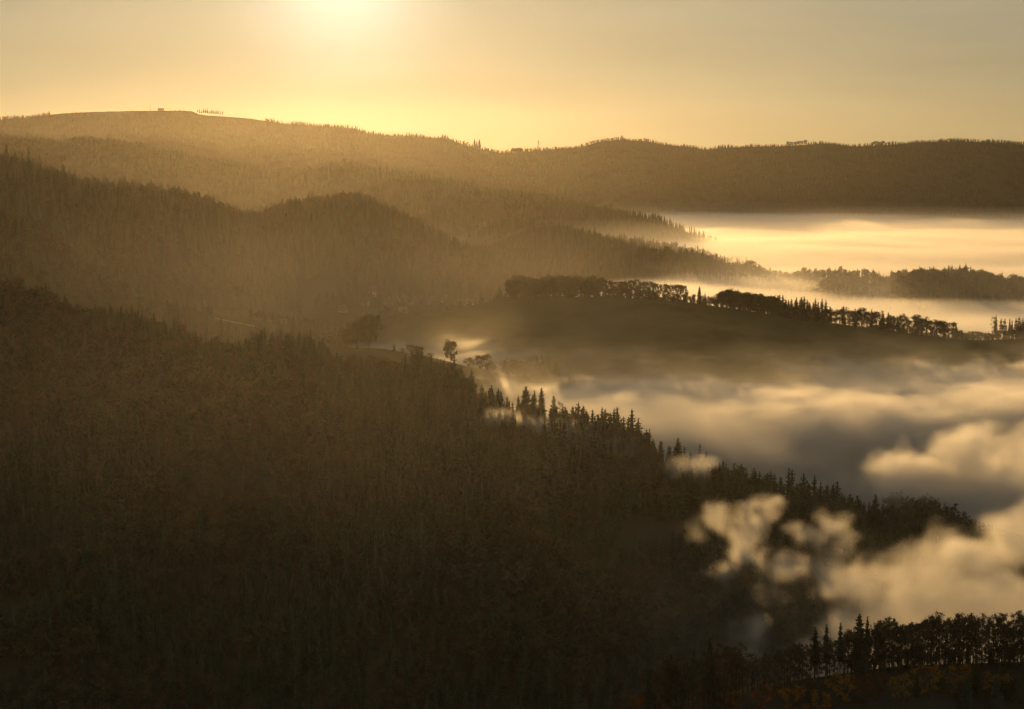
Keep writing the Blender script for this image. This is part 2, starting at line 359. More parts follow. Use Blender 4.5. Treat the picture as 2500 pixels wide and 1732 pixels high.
def tree(kind, x, y, z, h, label, group=None, wide=1.0, var=None):
    tm, cm = PROTO[kind][rt.randrange(len(PROTO[kind])) if var is None else var % len(PROTO[kind])]
    o = bpy.data.objects.new(NAMES[kind], None); C.objects.link(o)
    s = h / FULL_H[kind]
    o.location = (x, y, z - .35); o.scale = (s * wide, s * wide, s); o.rotation_euler = (0, 0, rt.uniform(0, 6.28))
    for nm, me in (('trunk', tm), ('crown', cm)):
        p = bpy.data.objects.new(nm, me); C.objects.link(p); p.parent = o
    tag(o, label, CATS[kind], group)
    return o
def tree_at(kind, hill, u, Y, h, label, group=None, wide=1.0, var=None):
    """on a hill, in the direction of photo column u, Y metres away"""
    x = ray(u, 800)[0] * Y
    return tree(kind, x, Y, hz(hill, x, Y), h, label, group, wide, var)
def crest_y(hill, u):
    q = ray(u, 800)[0]; return float(np.interp(q, H[hill].a, H[hill].yc))
ORD = 'first second third fourth fifth sixth seventh eighth ninth tenth eleventh twelfth thirteenth fourteenth fifteenth sixteenth seventeenth eighteenth nineteenth twentieth'.split()
def ordinal(k):
    return ORD[k] if k < 20 else 'twenty-' + ORD[k - 20] if k < 29 else 'thirtieth' if k == 29 else 'thirty-' + ORD[k - 30]
def row(hill, u0, u1, n, kinds, hs, dy, label_of, group, wide=(.85, 1.15), jit=.5, taper=None, count=None):
    if count: label_of = None; jit = .4
    for k in range(n):
        u = u0 + (u1 - u0) * (k + .5 + rt.uniform(-jit, jit)) / n
        kd = rt.choice(kinds); Y = crest_y(hill, u) + rt.uniform(*dy)
        h = rt.uniform(*hs) * (taper(u) if taper else 1)
        tree_at(kd, hill, u, Y, h, (count[kd].format(ordinal(k)) if count else label_of(kd)), group, rt.uniform(*wide))

# --- the row on the near spur, in the lower right corner
for (u, dy, h, lab, kd, wd, vr) in [
    (1944, 2, 23.0, 'tallest conifer of the near row, full crown, breaking the skyline against golden fog', 'spruce', 1.0, 1),
    (1903, 1, 20.8, 'slim dark conifer just before the tallest one in the near row', 'tall_spruce', .8, 0),
    (1871, 3, 20.3, 'ragged conifer in the near row, second in line before the tallest', 'tall_spruce', .9, 1),
    (1846, 0, 20.6, 'narrow conifer starting the backlit conifers of the near row', 'tall_spruce', .95, 2),
    (1964, 6, 21.0, 'conifer half hidden right behind the tallest one of the near row', 'tall_spruce', .8, 1),
    (1603, 3, 22, 'dark full spruce standing tallest in the shaded end of the near row', 'spruce', .85, 2),
    (1567, 0, 20.5, 'thin dark spruce next to the tallest one in the shaded end of the near row', 'tall_spruce', .9, 0),
    (1510, 2, 19.5, 'first dark spruce at the low shaded end of the near row', 'spruce', .8, 3),
    (1535, 5, 15.0, 'smaller dark spruce between two taller ones at the shaded end of the near row', 'spruce', .8, 4)]:
    tree_at(kd, 'spur', u, crest_y('spur', u) + dy, h, lab, 'conifers of the near row', wd, vr)
LA = {'beech': 'brown leafed beech in the dense backlit row above the near slope', 'thin_beech': 'half bare slender beech in the backlit row above the near slope'}
row('spur', 1975, 2500, 84, ['beech', 'beech', 'beech', 'thin_beech'], (15.5, 22), (-4, 12), lambda k: LA[k], 'beeches of the near row', (.7, 1.0))
row('spur', 1690, 1985, 36, ['thin_beech', 'thin_beech', 'beech'], (14.5, 18.5), (-3, 5), lambda k: LA[k], 'beeches of the near row', (.65, 1.15), taper=lambda u: .72 + .28 * min(1, max(0, (u - 1680) / 220)))
tree_at('thin_beech', 'spur', 1662, crest_y('spur', 1662), 14.5, 'lone thin beech at the gap in the near row before the pale cloud', None, .9, 1)
tree_at('thin_beech', 'spur', 1702, crest_y('spur', 1702), 15.0, 'wide branching bare beech at the gap in the near row', None, 1.1, 2)
LB = {'thin_beech': 'shaded bare beech at the low dark end of the near row', 'beech': 'shaded brown beech at the low dark end of the near row', 'tall_spruce': 'shaded spruce among the beeches at the low dark end of the near row'}
row('spur', 1460, 1690, 24, ['thin_beech', 'beech', 'tall_spruce'], (16, 21), (-5, 3), lambda k: LB[k], 'shaded trees of the near row', (.75, 1.05), count={'spruce': '', 'thin_beech': '{} from the left at the dark end of the near row, half bare beech', 'beech': '{} from the left at the dark end of the near row, brown beech', 'tall_spruce': '{} from the left at the dark end of the near row, slim spruce'})
row('spur', 1340, 1480, 9, ['beech', 'autumn'], (7, 11), (-6, 6), lambda k: {'beech': 'low dim beech where the near spur sinks into the valley', 'autumn': 'dull yellow tree where the near spur sinks into the valley'}[k], 'low trees at the foot of the spur', count={'beech': '{} low tree from the left where the near spur sinks, dim beech', 'autumn': '{} low tree from the left where the near spur sinks, dull yellow'})
# autumn trees below the row
AUT = [(1800, -24, 12.8, 'bright orange tree under the backlit trunks at the bottom edge'), (1905, -22, 13.5, 'orange brown tree at the bottom edge under the tall conifers'), (1958, -25, 12.8, 'yellow tree at the bottom edge beneath the tallest conifer'),
       (2045, -26, 12.2, 'small orange tree at the bottom edge under the dense beech row'), (2108, -23, 14.2, 'wide orange tree at the bottom edge below the dark bank'), (1725, -20, 12.2, 'reddish brown tree at the bottom edge beside the bright orange one'), (1655, -18, 10.8, 'small russet tree low on the shaded spur'),
       (2180, -24, 13.5, 'golden brown tree at the bottom edge beside a young larch'), (2255, -27, 12.2, 'pale yellow tree at the bottom edge among the young larches'), (1860, -27, 10.8, 'low russet bush tree at the bottom edge'), (1992, -19, 10.1, 'small brown tree below the dark bank')]
for (u, dy, h, lab) in AUT:
    tree_at('autumn', 'spur', u, crest_y('spur', u) + dy, h, lab, 'autumn trees at the bottom edge', rt.uniform(.9, 1.15))
for (u, dy, h, lab) in [(2214, -24, 15.5, 'tall green yellow larch at the bottom right before the beech row'), (2280, -22, 16, 'tallest soft larch in the bottom right corner'), (2134, -21, 11.5, 'slim larch beside the wide orange tree at the bottom edge'), (2080, -22, 10, 'small larch between two orange trees at the bottom edge'), (2300, -27, 12, 'larch cut by the right picture edge')]:
    tree_at('larch', 'spur', u, crest_y('spur', u) + dy, h, lab, 'larches at the bottom edge', 1.0)
for (u, dy, h, lab) in [(2195, -30, 13, 'dark young spruce in front of the tall larch at the bottom edge'), (2262, -31, 13.5, 'dark young spruce between two larches at the bottom edge')]:
    tree_at('spruce', 'spur', u, crest_y('spur', u) + dy, h, lab, 'young spruces at the bottom edge', 1.0)

# --- the grove ridge in the middle
row('mid', 1142, 1335, 34, ['oak', 'grove'], (18, 24), (-16, 40), lambda k: 'rounded broadleaf tree in the dense grove at the left end of the middle ridge', 'grove on the middle ridge', (.9, 1.25))
OPEN = [(1350, 'first trunk standing clear beside the dense grove'), (1368, 'second of the open row beside the dense grove'), (1386, 'third of the open row on the middle ridge'), (1402, 'fourth of the open row on the middle ridge'), (1417, 'fifth of the open row, leaning crowns touching'), (1431, 'sixth of the open row with a broad crown'),
        (1445, 'broad crowned one in the middle of the open row'), (1460, 'slim one right after the broad crown in the open row'), (1474, 'slender single crown before the last clump of the open row'), (1490, 'first of the last clump of the open row'), (1502, 'second of the last clump of the open row'), (1514, 'third of the last clump of the open row'), (1525, 'fourth of the last clump of the open row'), (1537, 'outermost tree ending the open row above the bare slope')]
for k, (u, lab) in enumerate(OPEN):
    tree_at('grove', 'mid', u, crest_y('mid', u) + rt.uniform(-4, 8), rt.uniform(17, 21) * (.95 if u == 1474 else 1), 'tree with bare trunk, ' + lab, 'open row on the middle ridge', rt.uniform(.75, 1.0), k)
tree_at('spruce', 'mid', 1572, crest_y('mid', 1572), 18, 'single pointed conifer in the gap of the middle ridge row', None, 1.2, 0)
for (u, h, lab) in [(1555, 6, 'low round shrub at the foot of the single conifer on the middle ridge'), (1592, 11, 'bushy small tree beside the single conifer on the middle ridge'), (1608, 7, 'low shrub on the lit grass edge of the middle ridge')]:
    tree_at('shrub', 'mid', u, crest_y('mid', u) + 2, h, lab, 'shrubs in the gap of the middle ridge', 1.1)
row('mid', 1622, 1745, 26, ['grove', 'oak'], (17, 20), (-8, 26), lambda k: 'rounded tree of the closed hedge like row after the gap on the middle ridge', 'closed row on the middle ridge', (.8, 1.1))
row('mid', 1742, 1858, 17, ['spruce'], (17, 23), (-8, 14), lambda k: 'pointed spruce in the conifer stand within the middle ridge row', 'conifer stand on the middle ridge', (.9, 1.2), count={'spruce': '{} spruce from the left in the conifer stand on the middle ridge'})
row('mid', 1860, 2142, 48, ['grove', 'thin_beech', 'grove', 'spruce'], (14, 19), (-14, 22), lambda k: {'grove': 'leafy tree in the long row descending the right end of the middle ridge', 'thin_beech': 'sparse tree in the long row descending the right end of the middle ridge', 'spruce': 'pointed tree in the long row descending the right end of the middle ridge'}[k], 'descending row on the middle ridge', (.8, 1.1))
row('mid', 2228, 2420, 22, ['tall_spruce', 'thin_beech', 'pine'], (19, 25), (-6, 12), lambda k: {'tall_spruce': 'tall dark conifer in the clump at the right picture edge', 'thin_beech': 'tall thin tree in the clump at the right picture edge', 'pine': 'tall pine in the clump at the right picture edge'}[k], 'clump at the right edge', (.8, 1.0), count={'tall_spruce': '{} from the left in the clump at the right edge, dark conifer', 'thin_beech': '{} from the left in the clump at the right edge, thin tree', 'pine': '{} from the left in the clump at the right edge, tall pine'})
row('mid', 2145, 2225, 9, ['shrub', 'oak'], (7, 12), (25, 70), lambda k: {'shrub': 'pale shrub in the misty gap before the clump at the right edge', 'oak': 'pale round tree in the misty gap before the clump at the right edge'}[k], 'misty gap on the middle ridge', count={'shrub': '{} from the left in the misty ridge gap, a pale shrub', 'oak': '{} from the left in the misty ridge gap, a pale round tree'})

# --- trees in the mist on the meadow shoulder
for (kd, u, dy, h, wd, lab) in [
    ('oak', 830, -6, 33, .72, 'big dark oval tree at the top of the lit meadow strip'), ('oak', 803, 0, 26, .8, 'second dark tree crowding behind the big oval tree by the meadow strip'), ('oak', 783, 4, 18, .9, 'lower dark tree behind the pair at the top of the meadow strip'),
    ('spruce', 887, 0, 8, 1.3, 'small pointed tree on the lit meadow strip'), ('oak', 925, 0, 10.5, .9, 'larger round bush on the meadow below the small pointed tree'), ('oak', 945, 2, 9.5, .9, 'second round bush on the meadow in the mist'), ('shrub', 905, 2, 5.5, 1.1, 'tiny shrub between the pointed tree and the round bushes'), ('shrub', 968, 4, 6, 1.2, 'faint low bush farthest down the meadow in the mist'),
    ('oak', 1014, -2, 22, .66, 'solitary tall egg shaped tree rising from the misty meadow'), ('oak', 1057, 6, 9.5, 1.2, 'low wide tree in the mist beside the solitary egg shaped one'), ('oak', 1086, 4, 15, 1.15, 'broad rounded tree in the mist beyond the solitary one'), ('oak', 1103, 8, 10.5, 1.0, 'pale tree at the edge of the mist behind the broad rounded one'),
    ('oak', 1145, 0, 18, 1.0, 'spreading tree starting the clump in the bright mist'), ('oak', 1162, 3, 17, .9, 'second spreading tree of the clump in the bright mist'), ('oak', 1184, 0, 17, .9, 'third spreading tree of the clump in the bright mist'),
    ('spruce', 1208, 4, 21, 1.1, 'first spruce of the clump in the bright mist'), ('spruce', 1220, 0, 23, 1.1, 'tallest spruce of the clump in the bright mist'), ('spruce', 1233, 3, 22, 1.1, 'spruce right after the tallest one in the bright mist clump'), ('spruce', 1250, -2, 20, 1.2, 'outer spruce sloping down the bright mist clump'), ('spruce', 1280, 0, 12, 1.2, 'small spruce alone in the bright mist past the clump'), ('spruce', 1291, 2, 11, 1.2, 'smaller twin spruce alone in the bright mist')]:
    Y = crest_y('shoulder', u) + dy - (12 if u > 1100 else 0)
    tree_at(kd, 'shoulder', u, Y, h, lab, 'trees on the misty meadow', wd)
# --- silhouettes along the crest of the front slope
for (kd, u, dy, h, wd, lab) in [
    ('pine', 1020, 0, 17, 1.1, 'dark flat topped pine where the light shafts begin'), ('pine', 1040, 2, 15, 1.1, 'second dark pine beside the light shafts'), ('pine', 1062, 4, 22, 1.0, 'upright pine first of the backlit pine line'), ('pine', 1084, 5, 20, 1.1, 'bushy pine second in the backlit pine line'), ('pine', 1101, 5, 19.5, 1.1, 'bushy pine third in the backlit pine line'), ('pine', 1127, 6, 20, .9, 'pine with a lone leader in the backlit line'), ('spruce', 1146, 8, 15, .8, 'small narrow conifer closing the backlit pine line'),
    ('spruce', 1183, 20, 26, 1.15, 'big conifer looming in the mist behind the crest'), ('spruce', 1203, 25, 24, .95, 'narrow conifer looming in the mist next to the big one'), ('tall_spruce', 1219, 6, 27, 1.25, 'tall ragged conifer in the thick of the mist'), ('tall_spruce', 1199, 2, 22, 1.2, 'stout conifer before the tall ragged one in the mist'), ('spruce', 1166, 0, 20, .9, 'pointed spruce between the mist and the dark crest'), ('spruce', 1247, 20, 22, 1.1, 'pale conifer fading out in the mist past the ragged one'), ('thin_beech', 1262, 8, 20, 1.0, 'thin twiggy tree catching light at the mist edge'),
    ('spruce', 1290, 2, 19.5, 1.3, 'first of three dark spruces on the crest against bright fog'), ('spruce', 1311, 0, 20, 1.3, 'second of three dark spruces on the crest against bright fog'), ('spruce', 1345, 0, 21, 1.4, 'third and fullest of three dark spruces on the crest against bright fog'),
    ('spruce', 1362, 1, 17, .9, 'small spruce sheltering below the three dark ones'), ('spruce', 1385, 1, 15, .8, 'narrow spruce starting the descending crest line'), ('spruce', 1398, 0, 17, .8, 'slightly taller narrow spruce in the descending crest line'), ('spruce', 1417, 2, 14, .9, 'small pointed spruce in the descending crest line'), ('spruce', 1431, 0, 20, .9, 'tall spruce in the middle of the descending crest line'), ('spruce', 1444, 2, 17, .9, 'spruce just below the tall one of the descending crest line'), ('spruce', 1474, 0, 16, .8, 'spruce alone in a dip of the crest line'), ('spruce', 1489, 1, 18, .8, 'slim spruce after the dip of the crest line'), ('spruce', 1504, 0, 13, .8, 'short spruce after the slim one on the crest line'),
    ('spruce', 1527, 3, 23, 1.1, 'wide branched conifer standing out above the wisps on the crest'), ('spruce', 1545, 0, 15, .9, 'spruce at the foot of the wide branched conifer'), ('larch', 1577, 1, 24, .9, 'lit feathery conifer beside the wisps lower down the crest'), ('spruce', 1592, 4, 20, .9, 'pale conifer behind the feathery one on the crest')]:
    tree_at(kd, 'front', u, crest_y('front', u) + dy, h, lab, 'silhouettes on the front crest', wd)
row('front', 1610, 1900, 30, ['spruce'], (13, 20), (-5, 8), lambda k: 'spruce in the saw toothed crest line running down into the right hand fog', 'saw toothed crest line', (.8, 1.05), count={'spruce': '{} spruce from the left in the saw toothed crest line above the fog'})
row('front', 1905, 2120, 16, ['spruce'], (16, 24), (-6, 20), lambda k: 'spruce half drowned in fog at the low end of the crest', 'drowned crest trees', (.8, 1.1), count={'spruce': '{} from the left of the spruces half drowned at the low crest end'})
row('front', 860, 1015, 18, ['grove', 'oak'], (14, 18), (-8, 10), lambda k: 'rounded dark tree crowning the front slope under the misty meadow', 'broadleaf crest of the front slope', (.9, 1.2), count={'grove': '{} rounded tree from the left on the front crest under the misty meadow', 'oak': '{} tree, broad, from the left on the front crest under the misty meadow'})
row('front', 430, 700, 26, ['spruce', 'spruce', 'beech'], (15, 21), (-8, 8), lambda k: {'spruce': 'spruce top in the shaded crest line of the dark front slope', 'beech': 'russet tree in the shaded crest line of the dark front slope'}[k], 'shaded crest of the front slope', (.8, 1.1), count={'spruce': '{} from the left in the shaded crest line, a dark spruce', 'beech': '{} from the left in the shaded crest line, a russet tree'})
row('front', 690, 870, 22, ['beech', 'thin_beech', 'spruce'], (14, 19), (-8, 8), lambda k: {'spruce': 'dark spruce among reddish crowns on the front slope crest', 'beech': 'reddish crown on the front slope crest below the meadow', 'thin_beech': 'bare reddish tree on the front slope crest below the meadow'}[k], 'reddish crest of the front slope', (.8, 1.1), count={'spruce': '{} from the left on the reddish front crest, a dark spruce', 'beech': '{} from the left on the reddish front crest, a leafy crown', 'thin_beech': '{} from the left on the reddish front crest, half bare'})
# --- crest of the left hill
for (u, h, wd, lab) in [(8, 30, 1.0, 'conifer at the left picture edge on the left hill crest'), (28, 28, 1.1, 'second conifer from the left edge on the left hill crest'), (45, 26, 1.1, 'third conifer from the left edge on the left hill crest'), (62, 27, .9, 'fourth conifer from the left edge on the left hill crest'), (76, 36, .75, 'narrow tall conifer standing clear on the left hill crest'), (100, 30, .95, 'pointed conifer standing clear after the narrow one on the left hill crest'), (117, 18, 1.2, 'low wide conifer between two taller ones on the left hill crest'), (153, 27, 1.1, 'lone layered conifer on the left hill crest'), (345, 16, 1.2, 'small conifer midway down the left hill skyline'), (398, 19, 1.1, 'conifer of the pair low on the left hill skyline'), (409, 20, 1.1, 'second conifer of the pair low on the left hill skyline')]:
    tree_at('spruce', 'one', u, crest_y('one', u), h, lab, 'conifers on the left hill crest', wd)
# --- far skyline
for (u0, u1, n, kd, hs, lab, grp) in [(452, 512, 14, 'pine', (18, 26), 'thin bare tree in the cluster beside the flat summit on the far skyline', 'cluster beside the flat summit'), (1762, 1808, 6, 'oak', (11, 21), 'tiny round tree in the small grove on the far skyline right of the dome', 'small far grove'),
                              (1950, 1980, 4, 'oak', (11, 20), 'tiny tree of the see through clump on the far right skyline', 'see through far clump'), (1152, 1174, 4, 'oak', (11, 19), 'tiny tree in the dip of the far skyline', 'trees in the skyline dip'), (1066, 1082, 3, 'spruce', (28, 40), 'tiny pointed tree on the far slope above the skyline dip', 'pointed trees above the dip')]:
    for k in range(n):
        u = u0 + (u1 - u0) * (k + .5) / n; tree_at(kd, 'far', u, crest_y('far', u) - 8, rt.uniform(*hs), lab, grp, .9)

# ------------------------------------------------------------------ forests that read as one mass
def low_conifer(seed):
    t, c = conifer(seed, 20, .05, .20, 16, 6, .3, .35, 1); return c
def low_broad(seed, h=18, w=8.0, n=150):
    r = random.Random(seed); c = MB()
    c.tube((0, 0, 0), (r.uniform(-.3, .3), r.uniform(-.3, .3), h * .6), .25, .1, 4)
    lob = [(Vector((r.uniform(-.3, .3) * w, r.uniform(-.3, .3) * w, h * r.uniform(.36, .84))), w * r.uniform(.2, .36)) for _ in range(8)]
    for k in range(n):
        p, q = r.choice(lob); d = Vector((r.gauss(0, 1), r.gauss(0, 1), r.gauss(0, .9))).normalized()
        leaf(c, r, p + d * q * r.uniform(.5, 1.05), r.uniform(.9, 1.9))
    return c
hidden = bpy.data.collections.new('forest_prototypes')
def proto_obj(mb, mats, name):
    o = bpy.data.objects.new(name, mb.mesh(name, mats)); hidden.objects.link(o); return o
LOWC = [proto_obj(low_conifer(300 + k), M['spruce'], 'forest_spruce') for k in range(4)]
LOWB = [proto_obj(low_broad(320 + k), M['beech'], 'forest_beech') for k in range(3)] + [proto_obj(low_broad(330 + k), M['dull'], 'forest_oak') for k in range(3)]
FOREST_N = [0]
def forest(name, hill, spacing, region, mix, hs, seed, keep=None, label=None, vary=0.55, rides=0.0):
    """scattered trees on one hill; region(x, y, d) -> bool, mix(x, y) -> share of conifers"""
    h = H[hill]; rs = rngs(seed)
    nx = int((h.x[1] - h.x[0]) / spacing); ny = int((h.y[1] - h.y[0]) / spacing)
    gx, gy = np.meshgrid(np.arange(nx), np.arange(ny))
    x = h.x[0] + (gx + rs.rand(ny, nx)) * spacing; y = h.y[0] + (gy + rs.rand(ny, nx)) * spacing
    x, y = x.ravel(), y.ravel()
    zc, yc = h.crest(x, y); d = y - yc
    k = (np.abs(x / y) < 0.335) & region(x, y, d)
    x, y = x[k], y[k]
    z = h.height(x, y)
    oth = ground(x, y, hill)
    k = ((z > h.base + 3) | (hill == 'front')) & (z > oth - 3)
    if keep is not None: k &= keep(x, y)
    if rides: k &= (np.abs(fbm(x / 260 + .3 * y / 260, y / 170, seed + 900, 3)) > rides) & (fbm(x / 90, y / 60, seed + 950, 2) > -.55)
    x, y, z = x[k], y[k], z[k]
    con = rs.rand(len(x)) < mix(x, y)
    me = bpy.data.meshes.new(name); me.vertices.add(len(x)); me.vertices.foreach_set('co', np.stack([x, y, z - .5], 1).astype(np.float32).ravel())
    idx = np.where(con, rs.randint(0, len(LOWC), len(x)), len(LOWC) + rs.randint(0, len(LOWB), len(x)))
    s = rs.uniform(hs[0], hs[1], len(x)) / 20.0 * np.where(rs.rand(len(x)) < .06, 1.2, 1)
    s = s * (1 + vary * sstep(-.5, .5, fbm(x / 55, y / 90, seed + 700, 2)) - vary * .45)
    for nm, ty, val in (('kind_index', 'INT', idx.astype(np.int32)), ('size', 'FLOAT', s.astype(np.float32)), ('turn', 'FLOAT', (rs.rand(len(x)) * 6.28).astype(np.float32))):
        me.attributes.new(nm, ty, 'POINT').data.foreach_set('value', val)
    o = bpy.data.objects.new(name, me); C.objects.link(o); tag(o, label, None, None, 'stuff')
    ng = bpy.data.node_groups.new(name, 'GeometryNodeTree')
    ng.interface.new_socket('Geometry', in_out='INPUT', socket_type='NodeSocketGeometry'); ng.interface.new_socket('Geometry', in_out='OUTPUT', socket_type='NodeSocketGeometry')
    N, L = ng.nodes, ng.links
    gi = N.new('NodeGroupInput'); go = N.new('NodeGroupOutput'); gj = N.new('GeometryNodeGeometryToInstance')
    for p in reversed(LOWC + LOWB):
        oi = N.new('GeometryNodeObjectInfo'); oi.inputs[0].default_value = p; oi.inputs['As Instance'].default_value = False; L.new(oi.outputs['Geometry'], gj.inputs[0])
    ip = N.new('GeometryNodeInstanceOnPoints'); ip.inputs['Pick Instance'].default_value = True
    L.new(gi.outputs[0], ip.inputs['Points']); L.new(gj.outputs[0], ip.inputs['Instance'])
    def na(nm, ty):
        a = N.new('GeometryNodeInputNamedAttribute'); a.data_type = ty; a.inputs[0].default_value = nm; return a.outputs[0]
    L.new(na('kind_index', 'INT'), ip.inputs['Instance Index']); L.new(na('size', 'FLOAT'), ip.inputs['Scale'])
    cb = N.new('ShaderNodeCombineXYZ'); L.new(na('turn', 'FLOAT'), cb.inputs[2]); L.new(cb.outputs[0], ip.inputs['Rotation'])
    L.new(ip.outputs[0], go.inputs[0])
    o.modifiers.new('trees', 'NODES').node_group = ng
    FOREST_N[0] += len(x)
    return o
patch = lambda sd, sc_, lo_, hi_: (lambda x, y: lo_ + (hi_ - lo_) * sstep(-.25, .3, fbm(x / sc_, y / sc_, sd, 3)))
forest('far_mountain_forest', 'far', 12, lambda x, y, d: (d > -1150) & (d < 120) & ~((x / y < -0.128) & (x / y > -0.24) & (d > -90)), patch(1, 300, .75, 1.0), (8, 14), 1, rides=.018)
forest('middle_ridge_forest', 'second', 11.5, lambda x, y, d: (d > -900) & (d < 120), patch(2, 250, .6, 1.0), (9, 16), 2, rides=.02)
forest('knoll_forest', 'bump', 10, lambda x, y, d: (d > -400) & (d < 120), patch(3, 200, .4, .9), (16, 24), 3)
forest('left_hill_forest', 'one', 8, lambda x, y, d: (d > -700) & (d < 60) , patch(4, 180, .3, .95), (11, 19), 4, rides=.022)
forest('rounded_hill_forest', 'cone', 8, lambda x, y, d: (d > -560) & (d < 60) & ((d > -420) | (fbm(x / 60, y / 60, 78, 2) > .12)), patch(5, 150, .6, 1.0), (12, 20), 5, rides=.012)
forest('fog_hill_forest', 'foghill', 8, lambda x, y, d: (d > -420) & (d < 80), lambda x, y: .25 + .6 * (x / y < .12), (14, 21), 6)
forest('terrace_woods', 'terrace', 7.5, lambda x, y, d: (d > -420) & (d < 60) & ((fbm(x / 110, y / 70, 79, 3) > -.02) | (x / y < -.20)), patch(7, 90, .2, .8), (12, 19), 7)
forest('front_slope_forest', 'front', 6.0, lambda x, y, d: (d > -900) & (d < 70) & ~((d > 4) & (x / y > -.02) & (x / y < .2)), patch(8, 90, .1, 1.0), (13, 23), 8, vary=.8, rides=.012)
forest('grove_ridge_woods', 'mid', 8, lambda x, y, d: (d > 20) & (d < 160) & (fbm(x / 80, y / 80, 71, 2) > -.1), lambda x, y: .3 + 0 * x, (10, 15), 9)
forest('spur_row_understorey', 'spur', 2.4, lambda x, y, d: (d > -3) & (d < 12) & (x / y > .19) & (fbm(x / 9, y / 9, 89, 2) > -.12), lambda x, y: .12 + 0 * x, (3.5, 8.5), 11)
forest('spur_undergrowth', 'spur', 2.6, lambda x, y, d: (d < 6) & (d > -130) & ((fbm(x / 14, y / 14, 88, 2) > -.1) | (x / y < .12)), lambda x, y: .15 + 0 * x, (1.8, 4.6), 10)
print('forest trees', FOREST_N[0])
# ------------------------------------------------------------------ houses, road, mast, summit lodge, pylon
def hit(u, v, y0=1650.0, y1=3200.0):
    """where the sight line through photo pixel (u, v) meets the ground"""
    ra, re = ray(u, v)
    ys = np.arange(y0, y1, 4.0)
    g_ = ground(ra * ys, ys)
    k = int(np.argmax(g_ >= re * ys)); Y = float(ys[k])
    return ra * Y, Y, float(g_[k])
def thing(name, loc, rz, label, cat, group=None):
    o = bpy.data.objects.new(name, None); C.objects.link(o); o.location = loc; o.rotation_euler = (0, 0, rz)
    return tag(o, label, cat, group)
def part(name, mb, mat, parent):
    o = bpy.data.objects.new(name, mb.mesh(name, M[mat])); C.objects.link(o); o.parent = parent; return o
def house(u, v, w_, d_, h_, rh, rz, label):
    x, y, z = hit(u, v)
    o = thing('house', (x, y, z - .6), rz, label, 'house', 'houses of the hamlet')
    m_ = MB(); a, b = w_ / 2, d_ / 2
    m_.v = [(-a, -b, 0), (a, -b, 0), (a, b, 0), (-a, b, 0), (-a, -b, h_), (a, -b, h_), (a, b, h_), (-a, b, h_), (-a, 0, h_ + rh), (a, 0, h_ + rh)]
    m_.f = [(0, 1, 5, 4), (1, 2, 6, 9, 5), (2, 3, 7, 6), (3, 0, 4, 8, 7)]
    part('wall', m_, 'wall', o)
    m_ = MB(); e = .6; k = rh / b; t = .25
    for s in (-1, 1):
        p = [(-a - e, s * (b + e), h_ - e * k), (a + e, s * (b + e), h_ - e * k), (a + e, 0, h_ + rh), (-a - e, 0, h_ + rh)]
        i = len(m_.v); m_.v += [(q[0], q[1], q[2] + .02) for q in p] + [(q[0], q[1], q[2] + t + .02) for q in p]
        m_.f += [tuple(i + j for j in f) for f in ((0, 1, 2, 3), (4, 7, 6, 5), (0, 4, 5, 1), (1, 5, 6, 2), (2, 6, 7, 3), (3, 7, 4, 0))]
    rf = part('roof', m_, 'roof', o)
    m_ = MB(); m_.box((a * .3, .4, h_ + rh * .55), (a * .3 + .8, 1.2, h_ + rh + 1.1)); part('chimney', m_, 'wall', rf)
    for fx in (-.62, -.2, .5):
        for fz in ((.45,) if h_ < 5 else (.2, .62)):
            m_ = MB(); m_.box((fx * a - .5, -b - .05, h_ * fz), (fx * a + .5, -b + .02, h_ * fz + 1.3)); part('window', m_, 'glass', o)
    m_ = MB(); m_.box((.15 * a - .5, -b - .06, .6), (.15 * a + .5, -b + .02, 2.6)); part('door', m_, 'roof', o)
for a in [(838, 668, 8, 8, 7, 5, .2, 'tall white house highest on the slope of the hamlet'), (872, 688, 11, 8, 5, 4, -.2, 'white house below the tall one in the hamlet'), (903, 680, 10, 8, 4.5, 4, .5, 'pale house in the middle of the hamlet slope'), (928, 686, 12, 9, 5, 4, .1, 'broad pale house beside the middle one of the hamlet'),
          (824, 688, 10, 8, 4.5, 4, -.5, 'small house under the tall white one'), (771, 703, 9, 8, 4, 3.5, .3, 'outlying house among trees before the hamlet'), (968, 684, 10, 8, 4.5, 4, -.1, 'low house toward the lit field of the hamlet'), (1000, 683, 11, 8, 4.5, 4, .4, 'house next to the lit field at the hamlet end'), (1044, 690, 24, 11, 4.5, 4, .25, 'long barn at the lit field where the hamlet ends'), (907, 708, 11, 8, 4.5, 4, -.3, 'lowest house of the hamlet near the mist')]:
    house(*a)
m_ = MB()
P_ = [hit(u, v) for u, v in [(462, 713), (472, 716), (500, 721), (530, 727), (560, 733), (575, 737)]]
for p, q in zip(P_, P_[1:]): m_.poly((p[0], p[1] - 1.7, p[2] + .3), (q[0], q[1] - 1.7, q[2] + .3), (q[0], q[1] + 1.7, q[2] + .6), (p[0], p[1] + 1.7, p[2] + .6))
o = bpy.data.objects.new('road', m_.mesh('road', M['road'])); C.objects.link(o); tag(o, kind='structure')
def on_far(u):
    q = ray(u, 240)[0]; Y = float(np.interp(q, H['far'].a, H['far'].yc)); return q * Y, Y, hz('far', q * Y, Y)
x, y, z = on_far(362)
o = thing('summit_lodge', (x, y, z - .5), 0, 'flat roofed lodge standing alone on the flat far summit', 'building')
m_ = MB(); m_.box((-10, -6, 0), (10, 6, 8)); part('wall', m_, 'wall', o)
m_ = MB(); m_.box((-10.6, -6.6, 8.02), (10.6, 6.6, 9.2)); part('roof', m_, 'roof', o)
for k in range(5):
    m_ = MB(); m_.box((-8.6 + 3.8 * k, -6.06, 3.5), (-6.6 + 3.8 * k, -5.98, 6)); part('window', m_, 'glass', o)
x, y, z = on_far(338)
